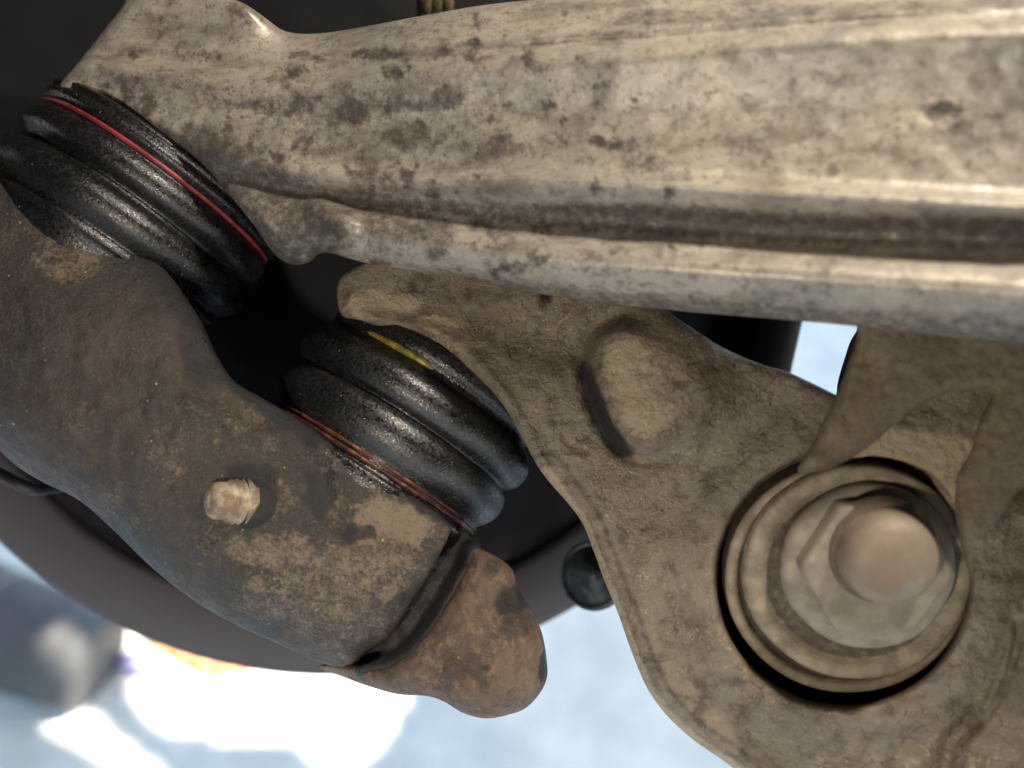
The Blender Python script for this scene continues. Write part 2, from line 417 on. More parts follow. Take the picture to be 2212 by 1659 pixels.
# dark arch liner, extended out of view round the camera to block daylight
def slab(name, path, x0, x1, th, m, nx=24):
    """sheet extruded along x following a (y, z) local path, with thickness"""
    P = spline([tuple(p) for p in path], False, 25.); n = len(P)
    T = np.gradient(P, axis=0); T /= np.linalg.norm(T, axis=1)[:, None]; Nn = np.stack([-T[:, 1], T[:, 0]], 1)
    xs = np.linspace(x0, x1, nx); V = []; F = []
    for side in (0, 1):
        Q = P + Nn*th*side
        for x in xs: V += [(x, q[0], q[1]) for q in Q]
    def I(s, i, j): return s*nx*n + i*n + j
    for i in range(nx-1):
        for j in range(n-1):
            F.append((I(0, i, j), I(0, i+1, j), I(0, i+1, j+1), I(0, i, j+1))); F.append((I(1, i, j), I(1, i, j+1), I(1, i+1, j+1), I(1, i+1, j)))
        for j in (0, n-1): F.append((I(0, i, j), I(1, i, j), I(1, i+1, j), I(0, i+1, j)))
    for j in range(n-1):
        for i in (0, nx-1): F.append((I(0, i, j), I(0, i, j+1), I(1, i, j+1), I(1, i, j)))
    return mesh(name, V, F, m)
M_LINER = m_simple('black_arch_liner', (.012, .012, .013), (.018, .018, .02), .02, (.6, .8), 0, .3, 2.)
lin = slab('arch_liner_blocker', [(140, -112), (250, -100), (320, 0), (330, 200), (320, 420), (230, 620), (40, 720), (-120, 700), (-185, 600), (-200, 400), (-197, 150)], -900, 800, 6, M_LINER)
def side_blocker(x):
    path = [(138, -110), (245, -98), (320, 0), (330, 200), (320, 420), (230, 620), (40, 720), (-115, 700), (-180, 600), (-193, 400), (-190, 150), (-130, -10), (-60, -50), (60, -70)]
    V = [(x, y, z) for y, z in path] + [(x+5, y, z) for y, z in path]; n = len(path)
    F = [tuple(range(n)), tuple(range(2*n-1, n-1, -1))] + [(i, (i+1) % n, (i+1) % n+n, i+n) for i in range(n)]
    return mesh('side_blocker', V, F, M_LINER, lin, smooth=False)
side_blocker(-420); side_blocker(430)  # unseen end panels added to cut light from the sides
tag(lin, 'black plastic wheel arch liner dark behind the pale arm, extended unseen round the camera to block daylight', 'wheel arch liner')

# ================================================================== brake shield
zs = -75
cs = pt(710, 428, zs); ks = (D-zs)/D*100/CU
Rsh = 1033*ks
prof = [(-4, Rsh*.862), (-1, Rsh*.865), (0, Rsh*.88), (0, Rsh*.985), (-1.2, Rsh), (-3.5, Rsh), (-5, Rsh*.98), (-14, Rsh*.87), (-14, Rsh*.862), (-4, Rsh*.862)]
shd = empty('brake_shield', cs)
def ring(nm, pr, m): return revolve(nm, cs, (0, 0, 1), pr, m, shd, seg=240, hint=(0, 1, 0))
ring('shield_rim', prof, M_SHIELD)
ring('shade_well', [(-90, .1), (-90, Rsh*.78), (-84, Rsh*.83), (-12, Rsh*.855), (-3, Rsh*.8615), (-6, Rsh*.861), (-95, Rsh*.85), (-96, .1)], m_simple('navy_black_well', (.0035, .004, .006), (.005, .0055, .008), .02, (.7, .9), 0, .2, .5, .5))  # hollow added in near-black so the void behind the parts stays dark
relief('dark_backing', [(-800, -400), (1560, -400), (1540, 300), (1450, 640), (1000, 800), (700, 900), (300, 960), (-300, 860), (-800, 700)], lambda U, V: -52+6*(fbm(U, V, 300, 7)-.5), m_simple('black_plate', (.004, .0045, .006), (.006, .006, .008), .02, (.75, .9), 0, .2, .5, .5), shd, thick=4, rad=1.5, step=24)  # added black plate: keeps the background dark and blocks side daylight
tag(shd, 'large round dull black brake shield behind the steering knuckle, above the pale floor', 'brake shield')

# ---- unseen sheet added overhead, its openings cut to shape the sun patches
def floorpt(u, v, h=0.):
    p = W(pt(u, v, 0.)); c0 = np.array(co.location); d = p-c0; t = (h-c0[2])/d[2]; return c0+d*t
HOLES = [[(250, 1320), (330, 1350), (500, 1415), (720, 1420), (930, 1480), (900, 1570), (850, 1640), (780, 1665), (700, 1650), (640, 1600), (540, 1600), (430, 1590), (350, 1570), (300, 1520), (280, 1460)],
         [(70, 1466), (100, 1472), (205, 1516), (275, 1569), (340, 1625), (395, 1665), (480, 1780), (340, 1790), (285, 1672), (220, 1642), (150, 1600), (80, 1550), (20, 1515), (30, 1490)]]
HC = 1.5; sh = np.array(sd[:2])/sd[2]*HC
HP = [np.array([floorpt(u, v)[:2]+sh for u, v in h]) for h in HOLES]
gx = np.concatenate([np.arange(-1.7, .2, .27), np.arange(.2, 1.15, .008), np.arange(1.15, 2.3, .3)]); gy = np.concatenate([np.arange(-1.2, -.2, .33), np.arange(-.2, .9, .008), np.arange(.9, 1.6, .2)])
GX, GY = np.meshgrid((gx[1:]+gx[:-1])/2, (gy[1:]+gy[:-1])/2)
hole = np.zeros(GX.shape, bool)
for h in HP: hole |= inside(h, GX, GY)
V = []; F = []; nxg = len(gx)
for z in (HC, HC+.03): V += [(x, y, z) for y in gy for x in gx]
NN = nxg*len(gy)
for j in range(len(gy)-1):
    for i in range(nxg-1):
        if not hole[j, i]:
            a = j*nxg+i; F.append((a, a+nxg, a+nxg+1, a+1)); F.append((a+NN, a+1+NN, a+nxg+1+NN, a+nxg+NN))
can = mesh('sun_mask_sheet', V, F, m_simple('grey_mask_sheet', (.18, .18, .18), (.24, .24, .23), .002, (.6, .8), 0, .2, 1.), world=True, smooth=False)
tag(can, 'plain grey sheet added above the frame to shape the sun patches', 'sun mask')

# ---- blurred things on the floor
M_DRUM = m_simple('grey_plastic', (.085, .082, .08), (.06, .057, .055), .02, (.6, .75), 0, .1, .5)
def depth_at(p): return float(((np.array(co.location)-np.array(p)) @ RM)[2]*1000)
rr_ = .07
for _ in range(8):
    zd = D - depth_at(floorpt(-60, 1335, rr_)); rr_ = 120*((D-zd)/D*100/CU)*.001
kd = (D-zd)/D*100/CU
dr = empty('grey_drum', pt(-60, 1335, zd)); da = np.array((.95, -.29, .1)); da /= np.linalg.norm(da)
revolve('drum_body', pt(-60, 1335, zd), da, smooth_prof([(-150*kd, 20*kd), (-150*kd, 118*kd), (100*kd, 118*kd), (250*kd, 112*kd), (290*kd, 106*kd), (306*kd, 94*kd), (312*kd, 80*kd), (313*kd, 40*kd), (313*kd, .1)]), M_DRUM, dr, seg=72)
revolve('band', pt(-60, 1335, zd), da, [(60*kd, 116*kd), (62*kd, 121*kd), (72*kd, 121*kd), (74*kd, 116*kd)], m_simple('grey_band', (.12, .12, .12), (.15, .15, .15), .02), dr, seg=72)
tag(dr, 'blurred smooth grey drum lying on the bright floor at the lower left corner', 'drum')
M_RAG = m_simple('orange_green_cloth', (.60, .16, .08), (.34, .42, .16), .012, (.8, .9), 0, .1, 1.)
def rag():
    U, Vv = np.meshgrid(np.linspace(290, 545, 40), np.linspace(1335, 1450, 24)); V = []; 
    cen = np.interp(U, [290, 545], [1345, 1415]); lo = np.interp(U, [290, 330, 450, 480, 545], [1362, 1395, 1462, 1460, 1445]); t = np.linspace(0, 1, 24)[:, None]
    vv = (cen-70)*(1-t) + lo*t
    for a, b, q in zip(U.ravel(), vv.ravel(), (t+0*U).ravel()):
        V.append(floorpt(a, b, .004+.012*abs(math.sin(a*.05+b*.03))*math.sin(math.pi*q)))
    F = [(j*40+i, (j+1)*40+i, (j+1)*40+i+1, j*40+i+1) for j in range(23) for i in range(39)]
    n = len(V); V2 = V + [p-np.array((0, 0, .003)) for p in V]; F += [tuple(x+n for x in f[::-1]) for f in F]
    return mesh('work_rag', V2, F, M_RAG, world=True)
tag(rag(), 'crumpled orange cloth on the sunlit floor, a sliver showing under the shield edge', 'cloth')
cpn = empty('lilac_cap', floorpt(285, 1440)*1)
zc = D - depth_at(floorpt(285, 1446)) + 6; kc = (D-zc)/D*100/CU
revolve('cap_body', pt(288, 1434, zc), img_axis(.9, .25, .2), smooth_prof([(-38*kc, .1), (-30*kc, 16*kc), (-10*kc, 24*kc), (10*kc, 20*kc), (40*kc, 5*kc), (46*kc, .1)]), m_simple('lilac_plastic', (.30, .26, .40), (.24, .22, .36), .02), cpn, seg=40)
revolve('highlight_ball', pt(258, 1438, zc+20*kc), (0, 0, 1), smooth_prof([(-11*kc, .1), (-8*kc, 8*kc), (0, 12*kc), (8*kc, 8*kc), (11*kc, .1)]), m_simple('highlight_white', (.85, .85, .85), (.8, .8, .8), .02), cpn, seg=32)  # white ball put in for the highlight on the cap
tag(cpn, 'tiny lilac cap with a white ball as its highlight beside the grey drum', 'cap')

# ---- small dark hardware between the castings
M_BLK = m_simple('black_part', (.010, .010, .012), (.016, .016, .018), .1, (.5, .7), 0, .3, .3)
M_VOID = m_simple('gap_black', (.003, .003, .0035), (.005, .005, .005), .1, (.8, .95), 0, .3, .3)
M_VOID.node_tree.nodes['Principled BSDF'].inputs['Specular IOR Level'].default_value = .15
gap_tb = empty('dark_gap_tube', pt(1610, 730, -45))  # black tube added so the gap beside the daylight stays dark
revolve('tube', pt(1560, 1010, -45), pt(1680, 480, -45)-pt(1560, 1010, -45), [(0, .1), (0, 10.2), (1, 10.8), (70, 10.8), (71, 10.2), (71, .1)], M_VOID, gap_tb, seg=64)
tag(gap_tb, 'black tube added to darken the gap between pale arm and brown link, beside the daylight', 'dark filler')
cup = empty('rod_end_cup', pt(1275, 1245, -30))
revolve('cup', pt(1280, 1243, -32), (-.45, .15, .88), smooth_prof([(-16, 3), (-12, 6.2), (-4, 7.2), (0, 7.2), (.3, 6.4), (-3, 5.2), (-6, 3), (-6.3, .1)]), m_simple('dark_steel', (.014, .012, .012), (.02, .017, .016), .2, (.5, .7), .0, .3, .3), cup, seg=64)
revolve('rim', pt(1280, 1243, -32), (-.45, .15, .88), smooth_prof([(-2.2, 7.0), (-1.4, 7.9), (0, 8.0), (.9, 7.5), (.6, 6.6)]), m_simple('pale_blue_steel', (.06, .07, .075), (.015, .018, .02), .3, (.5, .6), .1, .3, .3), cup, seg=64)
tag(cup, 'small dark cup with a pale worn rim half hidden behind the brown link edge', 'rod end')
lip_tube = tube('shield_lip_tube', [pt(-260, 905, -22), pt(-80, 985, -20), pt(0, 1024, -18), pt(50, 1050, -17), pt(85, 1058, -22), pt(140, 1050, -40)], 1.3, M_BLK)  # thin tube standing for a pale lip under the knuckle
tag(lip_tube, 'thin dark hose curving out under the knuckle at the left edge', 'lip_tube')
cl = empty('brass_clamp', pt(942, 5, -30))
M_BRASS = m_simple('worn_brass', (.26, .19, .10), (.10, .075, .045), .5, (.3, .5), .6, .5, .3)
for uu, ww in ((922, 2.1), (945, 1.9), (968, 1.6)):
    tube('strand', [pt(uu+4, -120, -30), pt(uu, -40, -29), pt(uu-2, 8, -29), pt(uu, 40, -33)], ww, M_BRASS, cl)
tag(cl, 'worn brass strands in the dark above the top edge of the pale arm', 'fitting')

# ================================================================== upper arm
A_OUT = [(275, -90), (270, 0), (222, 68), (165, 140), (128, 190), (168, 202), (250, 226), (330, 275), (405, 325), (455, 372), (505, 432), (552, 492), (585, 540), (608, 562),
         (640, 573), (668, 566), (688, 549), (712, 547), (745, 556), (800, 570), (900, 586), (1000, 602), (1200, 640), (1420, 667), (1700, 691), (1860, 706), (2050, 727), (2212, 745), (2450, 775), (2620, 800),
         (2650, 400), (2600, -40), (2450, -60), (2212, -40), (1950, -34), (1700, -30), (1450, -22), (1250, -8), (1060, 9), (900, 36), (800, 55), (700, 71), (640, 72), (608, 64), (575, 40), (535, 12), (490, -12), (430, -90)]
zb = curve([(100, 0), (400, 4), (700, 10), (1000, 19), (1400, 31), (2212, 50), (2700, 58)])
def arm_z(U, V):
    T = curve([(100, -60), (480, -60), (560, 25), (615, 68), (700, 72), (900, 36), (1060, 10), (1200, -2), (1700, -3), (2212, -6), (2700, -20)])(U)
    A = curve([(100, 96), (195, 109), (300, 118), (420, 135), (560, 149), (700, 150), (850, 130), (1000, 111), (1200, 96), (1400, 84), (1600, 66), (1900, 44), (2212, 30), (2700, 10)])(U)
    C = curve([(100, 190), (300, 270), (450, 320), (600, 362), (750, 385), (950, 395), (1110, 388), (1450, 398), (1800, 420), (2212, 446), (2700, 470)])(U)
    G = curve([(100, 240), (300, 310), (450, 372), (600, 402), (700, 418), (830, 432), (1000, 452), (1150, 476), (1300, 491), (1500, 505), (1700, 517), (2212, 528), (2700, 545)])(U)
    H = curve([(100, 300), (450, 420), (600, 470), (800, 496), (1000, 530), (1200, 550), (1500, 568), (1800, 588), (2212, 618), (2700, 640)])(U)
    O = curve([(100, 400), (450, 500), (600, 560), (800, 570), (1000, 602), (1200, 640), (1420, 667), (1700, 691), (2212, 745), (2700, 790)])(U)
    k = sstep(U, 500, 1150)
    knots = [(T-40, -14-0*U), (T, -9-0*U), (A-14, -2.2-0*U), (A, -4.6-0*U), (A+16, -.4-0*U), (A+42, .6+0*U), ((A+C)/2, -.8-1.6*k), (C-26, -.4-1.2*k), (C, .9+1.2*k),
             (C+(G-C)*.45, -.2-.8*k), (G-8-26*k, -2.0-2.2*k), (G+4+6*k, -2.9-2.4*k), (G+(H-G)*.5, -1.2-.6*k), (H-14, .2+1.3*k), (H+16, .5+1.5*k), (H+(O-H)*.5, -.6-.4*k), (O, -3.8-3*k), (O+60, -10-0*U)]
    Z = np.zeros(U.shape); 
    for i in range(len(knots)-1):
        a, za = knots[i]; b, zb_ = knots[i+1]; m = (V >= a) & (V < b) if i else (V < b)
        t = np.clip((V-a)/(b-a+1e-6), 0, 1); Z = np.where(m, za+(zb_-za)*t, Z)
    Z = np.where(V >= knots[-1][0], knots[-1][1], Z)
    ear = sstep(U, 620, 520)*sstep(V-A, 0, -40); Z = Z*(1-ear) + ear*(-3.2)
    Z = Z - 4*sstep(dline(U, V, [(455, -60), (505, 10), (560, 45), (600, 76)]), 26, 0)*(sstep(V, 100, 60))*0
    Z += 1.6*gauss(dline(U, V, [(480, -50), (530, 15), (575, 45), (605, 68)]), 12)           # raised rim of the ear
    Z += 2.2*sstep(near_poly([(690, 452), (745, 478)], U, V, False)[0], 34, 14)              # small cast pad
    Z += .8*(fbm(U, V, 70, 5)-.5) + .15*(fbm(U, V, 22, 9)-.5)
    if U.ndim == 2:
        w = sstep(V-C, 5, 45)*sstep(U, 700, 1050)*sstep(O-V, -10, 25); Z = Z*(1-w) + blur(Z, 4.6)*w
    return Z + zb(U)
def arm_stain_shade(U, V):
    L = [(760, 240, 46, 34, 1), (975, 212, 26, 26, .95), (870, 295, 60, 30, .9), (600, 225, 55, 28, .8), (1080, 318, 65, 24, .85), (820, 118, 70, 13, .9), (670, 122, 45, 16, .8), (1150, 140, 14, 34, .7),
         (1175, 145, 16, 20, .6), (280, 175, 34, 18, .75), (320, 205, 30, 18, .7), (235, 150, 16, 16, .6), (2030, 235, 55, 24, 1), (2080, 275, 34, 22, .85), (1620, 225, 36, 20, .6), (1740, 232, 22, 12, .7), (1800, 370, 13, 20, .75),
         (1960, 612, 36, 16, .65), (2140, 250, 20, 12, .7), (1340, 45, 50, 8, .55), (1900, 100, 24, 18, .55), (1330, 105, 24, 40, .35), (1450, 60, 200, 22, .35), (1000, 300, 140, 50, .55), (700, 280, 200, 80, .5), (950, 230, 200, 90, .45), (360, 200, 130, 60, .45), (900, 170, 90, 24, .35), (1500, 230, 90, 60, .28), (1650, 110, 120, 60, .3), (2080, 270, 120, 70, .45), (560, 380, 90, 40, .5), (1180, 490, 70, 10, .4), (1010, 545, 40, 12, .3)]
    m = blobs(U, V, L, 11, 20)
    reg = np.clip((fbm(U, V, 55, 91, 5)-.42)*3.2, 0, 1)*sstep(U, 1500, 900)*sstep(V-curve([(200, 120), (560, 160), (1000, 125), (1500, 90)])(U), 10, 60)
    m = np.maximum(m, .95*reg); m = np.maximum(m, .85*np.clip((fbm(U, V, 38, 95, 5)-.55)*5, 0, 1)*sstep(U, 2000, 1300)+.35*np.clip((fbm(U, V, 60, 97, 4)-.55)*6, 0, 1))
    m = np.maximum(m, .95*sstep(dline(U, V, [(340, 300), (450, 390), (530, 470), (600, 540), (640, 560)]), 75, 15))
    m = np.maximum(m, .92*sstep(dline(U, V, [(430, 330), (520, 390), (620, 440), (680, 500)])+30*(fbm(U, V, 40, 12)-.5), 95, 45)); m = np.maximum(m, .8*sstep(dline(U, V, [(650, 440), (800, 475), (950, 500)])+20*(fbm(U, V, 40, 12)-.5), 62, 20)*sstep(dline(U, V, [(690, 452), (745, 478)]), 30, 50))
    m = np.maximum(m, .55*sstep(dline(U, V, [(1200, 40), (1450, 40), (1700, 30), (2000, 15), (2212, 8)]), 34, 8)*sstep(U, 1150, 1350))
    g1 = dline(U, V, [(430, 330), (540, 420), (620, 470), (720, 440)]); m = np.maximum(m, .62*sstep(dline(U, V, [(380, 330), (480, 400), (560, 470), (620, 540)]), 95, 20))
    m = np.maximum(m, .70*sstep(dline(U, V, [(560, 410), (700, 440), (900, 490), (1000, 530)]), 60, 10)*sstep(U, 1200, 800))
    G = [(600, 402), (700, 418), (830, 434), (1000, 454), (1150, 478), (1300, 493), (1500, 507), (1700, 519), (2212, 530), (2600, 545)]
    kk = sstep(U, 900, 1400); m = np.maximum(m, (.85+.15*kk)*sstep(dline(U, V, [(a, b-26*float(sstep(np.float64(a), 900, 1400))) for a, b in G]), 30+26*kk, 6+12*kk)); m = np.maximum(m, .62*sstep(dline(U, V, [(1300, 493), (1700, 508), (2212, 515), (2600, 530)]), 46, 15))  # groove band darkened in colour to give the groove its shading
    m = np.maximum(m, .45*gauss(dline(U, V, [(195, 109), (300, 118), (420, 135), (560, 149), (700, 150), (850, 130), (1000, 111), (1200, 96)]), 7))
    m = np.maximum(m, .70*sstep(V-curve([(600, 550), (1000, 575), (1420, 625), (2212, 680)])(U), -20, 30))  # underside browned to offset the cool floor bounce
    return m
arm = relief('suspension_arm', A_OUT, arm_z, MA, thick=20, rad=lambda U, V: 2.4+0*U, step=5, smooth_px=8, stain_shade=arm_stain_shade)
tag(arm, 'broad pale dirt-speckled suspension arm with long ribs, spanning the top of the photo', 'suspension arm')

# ================================================================== bracket with bushing
B_OUT = [(728, 640), (733, 605), (760, 582), (800, 560), (950, 520), (1200, 520), (1380, 600), (1440, 668), (1500, 712), (1560, 750), (1640, 785), (1700, 803), (1760, 830), (1812, 856), (1850, 870), (1900, 850), (2000, 830), (2300, 820), (2620, 900), (2680, 1500), (2600, 2000), (1900, 2050),
         (1700, 1790), (1590, 1665), (1500, 1600), (1440, 1545), (1400, 1490), (1365, 1410), (1335, 1325), (1308, 1260), (1282, 1190), (1258, 1130), (1225, 1085), (1190, 1045), (1160, 1005), (1128, 945), (1085, 872), (1040, 822), (985, 776), (930, 744), (870, 722), (815, 705), (780, 692), (740, 682)]
BC = (1822, 1252)   # centre of the bushing bore
PAD = [(1262, 770), (1290, 715), (1350, 690), (1460, 715), (1540, 790), (1560, 850), (1530, 915), (1470, 960), (1400, 988), (1355, 978), (1315, 935), (1285, 870), (1268, 815)]
def brk_z(U, V):
    Z = curve([(700, 2), (1000, 4), (1300, 8), (1700, 17), (2212, 24), (2700, 28)])(U)
    Z = Z - 5*sstep(V, 900, 560)*sstep(U, 1900, 1000)
    Q = spline(PAD, True, 8.); d = near_poly(Q, U, V)[0]; sd_ = np.where(inside(Q, U, V), d, -d)
    left = sstep(U-(1400+(V-800)*.35), 60, -60)
    Z += (7.0*sstep(sd_, -6-80*(1-left), 24+40*(1-left)))
    Z -= 1.2*gauss(sd_+10, 12)*left                                                             # crease at the foot of the boss
    rr = np.hypot(U-BC[0], V-BC[1]); ang = np.arctan2(V-BC[1], U-BC[0])
    Z -= 5*sstep(U, 1830, 1900)*sstep(V, 1120, 1000)
    Z += 3.0*sstep(rr, 400, 300)*sstep(rr, 262, 285)
    Z -= 16*sstep(rr, 276, 262)
    Z -= 1.6*gauss(dline(U, V, [(2200, 1340), (2190, 1420), (2160, 1500), (2105, 1580)]), 9)
    Z += 1.8*sstep((U-2150)+(V-1450)*.35, -10, 14)*sstep(rr, 300, 350)
    Z -= 2.5*sstep(dline(U, V, [(2090, 1560), (2050, 1610), (2040, 1680), (2060, 1760)]), 34, 5)
    # raised collar lip over the second boot
    dc = dline(U, V, [(800, 688), (870, 694), (930, 712), (987, 742), (1040, 790), (1085, 845), (1130, 920), (1165, 990), (1210, 1050)])
    Z += 1.1*gauss(dc, 13)
    Z -= 1.0*gauss(dline(U, V, [(1225, 900), (1215, 930), (1235, 965), (1270, 975)]), 6)
    Z -= 1.8*sstep(dline(U, V, [(1050, 700), (1180, 740), (1260, 760)]), 70, 10)
    Z += 2.4*(fbm(U, V, 110, 31)-.5) + 1.3*(fbm(U, V, 34, 37, 4)-.5)
    return Z
def brk_stain_shade(U, V):
    Q = spline(PAD, True, 8.); d = near_poly(Q, U, V)[0]; sd_ = np.where(inside(Q, U, V), d, -d); left = sstep(U-(1400+(V-800)*.35), 60, -60)
    pw = sstep(V+(U-1300)*.2, 700, 840)*sstep(U+(V-950)*.5, 1420, 1350); m = 1.05*np.exp(-(np.abs(sd_+0)/(22+10*fbm(U, V, 30, 55)))**1.8)*np.clip(left*1.3, 0, 1)*pw  # left flank of the boss: its shade is put into the colour
    m = np.maximum(m, blobs(U, V, [(1020, 640, 130, 24, .5), (930, 620, 90, 30, .45), (1240, 1115, 12, 14, .8), (1500, 690, 60, 20, .3), (2120, 1560, 60, 60, .3)], 5, 14))
    rr = np.hypot(U-BC[0], V-BC[1]); m = np.maximum(m, .95*sstep(rr, 272, 262))  # bore gap round the bushing darkened to near black
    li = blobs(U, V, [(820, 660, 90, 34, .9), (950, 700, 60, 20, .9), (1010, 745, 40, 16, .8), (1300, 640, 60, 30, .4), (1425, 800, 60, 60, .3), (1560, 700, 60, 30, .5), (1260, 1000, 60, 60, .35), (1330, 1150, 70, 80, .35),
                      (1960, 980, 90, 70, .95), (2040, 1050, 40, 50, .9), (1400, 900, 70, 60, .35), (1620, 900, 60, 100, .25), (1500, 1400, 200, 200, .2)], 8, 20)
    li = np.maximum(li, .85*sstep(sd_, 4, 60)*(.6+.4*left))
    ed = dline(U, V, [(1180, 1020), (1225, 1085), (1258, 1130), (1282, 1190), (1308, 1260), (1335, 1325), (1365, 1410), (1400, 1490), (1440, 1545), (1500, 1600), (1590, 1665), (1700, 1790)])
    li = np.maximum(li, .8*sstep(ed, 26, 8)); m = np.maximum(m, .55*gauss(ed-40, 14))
    m = np.maximum(m, .75*np.clip((fbm(U, V, 90, 41, 5)-.5)*3, 0, 1)*sstep(U, 1500, 1250))
    m = np.maximum(m, .45*np.clip((fbm(U, V, 70, 43, 5)-.52)*4, 0, 1))
    return {'stain_shade': m, 'light': li}
brk = empty('link_bracket', pt(1400, 1000, 0))
tag(brk, 'brown flaking cast link with a round bushing seat, filling the lower right', 'suspension link')
relief('link_body', B_OUT, brk_z, MB, brk, thick=20, rad=lambda U, V: 2.0+2.0*sstep(V, 900, 1100), step=5, smooth_px=4, stain_shade=brk_stain_shade)

# bushing, washer, nut (top-level: they bolt into the link)
def disc_frame(u, v, z): return pt(u, v, z)
bax = np.array((-.10, -.12, 1.)); bax /= np.linalg.norm(bax)
bsh = empty('bushing_bolt', disc_frame(1840, 1250, 22))
tag(bsh, 'dusty tan flanged bolt and washer set in the round seat of the link', 'bolt')
def addrev(nm, u, v, z, prof, m, par, **k): return revolve(nm, pt(u, v, z), bax, prof, m, par, **k)
wobf = lambda a: (lambda th, s: a*np.sin(3*th+1)+a*.6*np.sin(7*th+2))
addrev('bushing_shell', 1829, 1250, 17, smooth_prof([(-10, 20.8), (-1, 21.1), (.4, 20.9), (.9, 20.1), (.7, 19.2), (-.6, 18.4), (-.8, 12)]), M_WASH, bsh, wob=wobf(.08), attrs=lambda t, s: {'stain_shade': .8*sstep(s, .5, -.4)})
addrev('washer', 1850, 1239, 20, smooth_prof([(-5, 19.0), (-.4, 19.2), (.7, 18.8), (1.1, 17.8), (.9, 16.4), (.2, 15.2), (0, 14.4), (0, 8)]), M_WASH, bsh, wob=wobf(.14), attrs=lambda t, s: {'stain_shade': .75*sstep(s, .55, .05)*(s > -.1)+.5*(s < -.5)})
addrev('nut_flange', 1872, 1222, 22.5, smooth_prof([(-3, 14.2), (0.2, 14.4), (1.2, 14.2), (1.8, 13.6), (2.2, 12.6), (2.4, 11.6), (2.4, 6)]), M_NUT, bsh, wob=wobf(.12), attrs=lambda t, s: {'stain_shade': .6*sstep(s, .8, .1)})
def hexnut(name, c, ax, R, h, m, par):
    a, x, y = frame(ax, (1, 0, 0)); seg = 96; V = []; c = np.array(c); off = math.pi/6
    levels = [(-4, 1.0, 0), (h-.9, 1.0, 0), (h-.5, .985, .1), (h-.15, .95, .3), (h, .90, .5), (h, .5, 1)]
    for s, k, rd in levels:
        for i in range(seg):
            th = 2*math.pi*i/seg; q = (th-off+math.pi/6) % (math.pi/3) - math.pi/6
            hexr = R*math.cos(math.pi/6)/math.cos(q)
            r = (min(hexr, R*.985)*(1-rd) + min(hexr, R*.93)*rd)*k
            V.append(c + a*s + x*r*math.cos(th) + y*r*math.sin(th))
    n = len(levels); F = [(j*seg+i, j*seg+(i+1) % seg, (j+1)*seg+(i+1) % seg, (j+1)*seg+i) for j in range(n-1) for i in range(seg)]
    F.append(tuple(range((n-1)*seg, n*seg)))
    return mesh(name, V, F, m, par, {'stain_shade': np.zeros(len(V))})
hexnut('hex_nut', pt(1878, 1214, 24.5), bax, 12.4, 4.8, M_NUT, bsh)
M_DOME = m_simple('tan_rust_stud', (.24, .205, .155), (.215, .16, .115), .13, (.45, .7), .1, .4, .5)
addrev('stud_end', 1908, 1194, 30, smooth_prof([(-3, 7.4), (3.4, 7.4), (4.8, 7.0), (6.0, 5.9), (6.8, 4.2), (7.2, 2.2), (7.3, .02)]), M_DOME, bsh)
M_GRIME = m_simple('brown_grime', (.07, .05, .035), (.11, .08, .055), .5, (.6, .8), 0, .5, .5)
addrev('grime_ring', 1906, 1196, 30, smooth_prof([(-1.5, 9.2), (-.3, 8.4), (.1, 7.9), (.25, 7.4), (.25, 6)]), M_GRIME, bsh)

# ================================================================== strut yoke at the right
YO = [(1840, 560), (1851, 720), (1830, 790), (1807, 850), (1757, 953), (1724, 1018), (1780, 1016), (1864, 976), (1941, 916), (1985, 880), (2041, 853), (2095, 845), (2141, 846), (2107, 920), (2087, 980), (2060, 1024), (2057, 1086), (2075, 1180), (2101, 1249), (2140, 1170), (2174, 1106), (2207, 1060), (2300, 1000), (2560, 900), (2560, 560)]
yk = empty('strut_yoke', pt(2050, 850, 20))
tag(yk, 'blurred brown forked strut coming down from behind the pale arm at the right edge', 'strut')
def strz(U, V):
    Z = 25 + 1.6*(fbm(U, V, 90, 3)-.5) + .5*(fbm(U, V, 25, 4)-.5)
    Z += 1.8*gauss(dline(U, V, [(1960, 700), (1930, 800), (1850, 920), (1780, 990)]), 60) + 1.8*gauss(dline(U, V, [(2260, 800), (2170, 960), (2110, 1130)]), 55)
    return Z
relief('yoke_body', YO, strz, M_STRUT, yk, thick=12, rad=2.5, step=6, smooth_px=4)
relief('shaded_side', [(1856, 660), (1854, 706), (1838, 735), (1827, 766), (1808, 838), (1812, 870), (1880, 880), (1960, 700), (1900, 640)], lambda U, V: 8+0*U, m_simple('shade_black', (.012, .012, .013), (.018, .016, .015), .2), yk, thick=8, rad=3, step=6)  # shaded side of the strut, built as a black piece
WEB = [(1850, 960), (1920, 890), (2030, 835), (2150, 830), (2120, 960), (2080, 1080), (2050, 1060), (1980, 1020), (1900, 1000)]
WEB = [(1835, 985), (1900, 880), (2010, 815), (2180, 815), (2130, 960), (2100, 1080), (2068, 1120), (2052, 1068), (2010, 1022), (1950, 996), (1890, 985)]
relief('web', WEB, lambda U, V: 24.3-1.5*sstep(V, 930, 850)+.8*(fbm(U, V, 20, 44)-.5), MB, yk, thick=3, rad=.8, step=6,
       stain_shade=lambda U, V: {'stain_shade': .22*sstep(V-(U-1950)*.15, 945, 880), 'light': 1.25*sstep(V-(U-1950)*.15, 905, 950)})  # upper web's shade and lower web's light are put into the colour

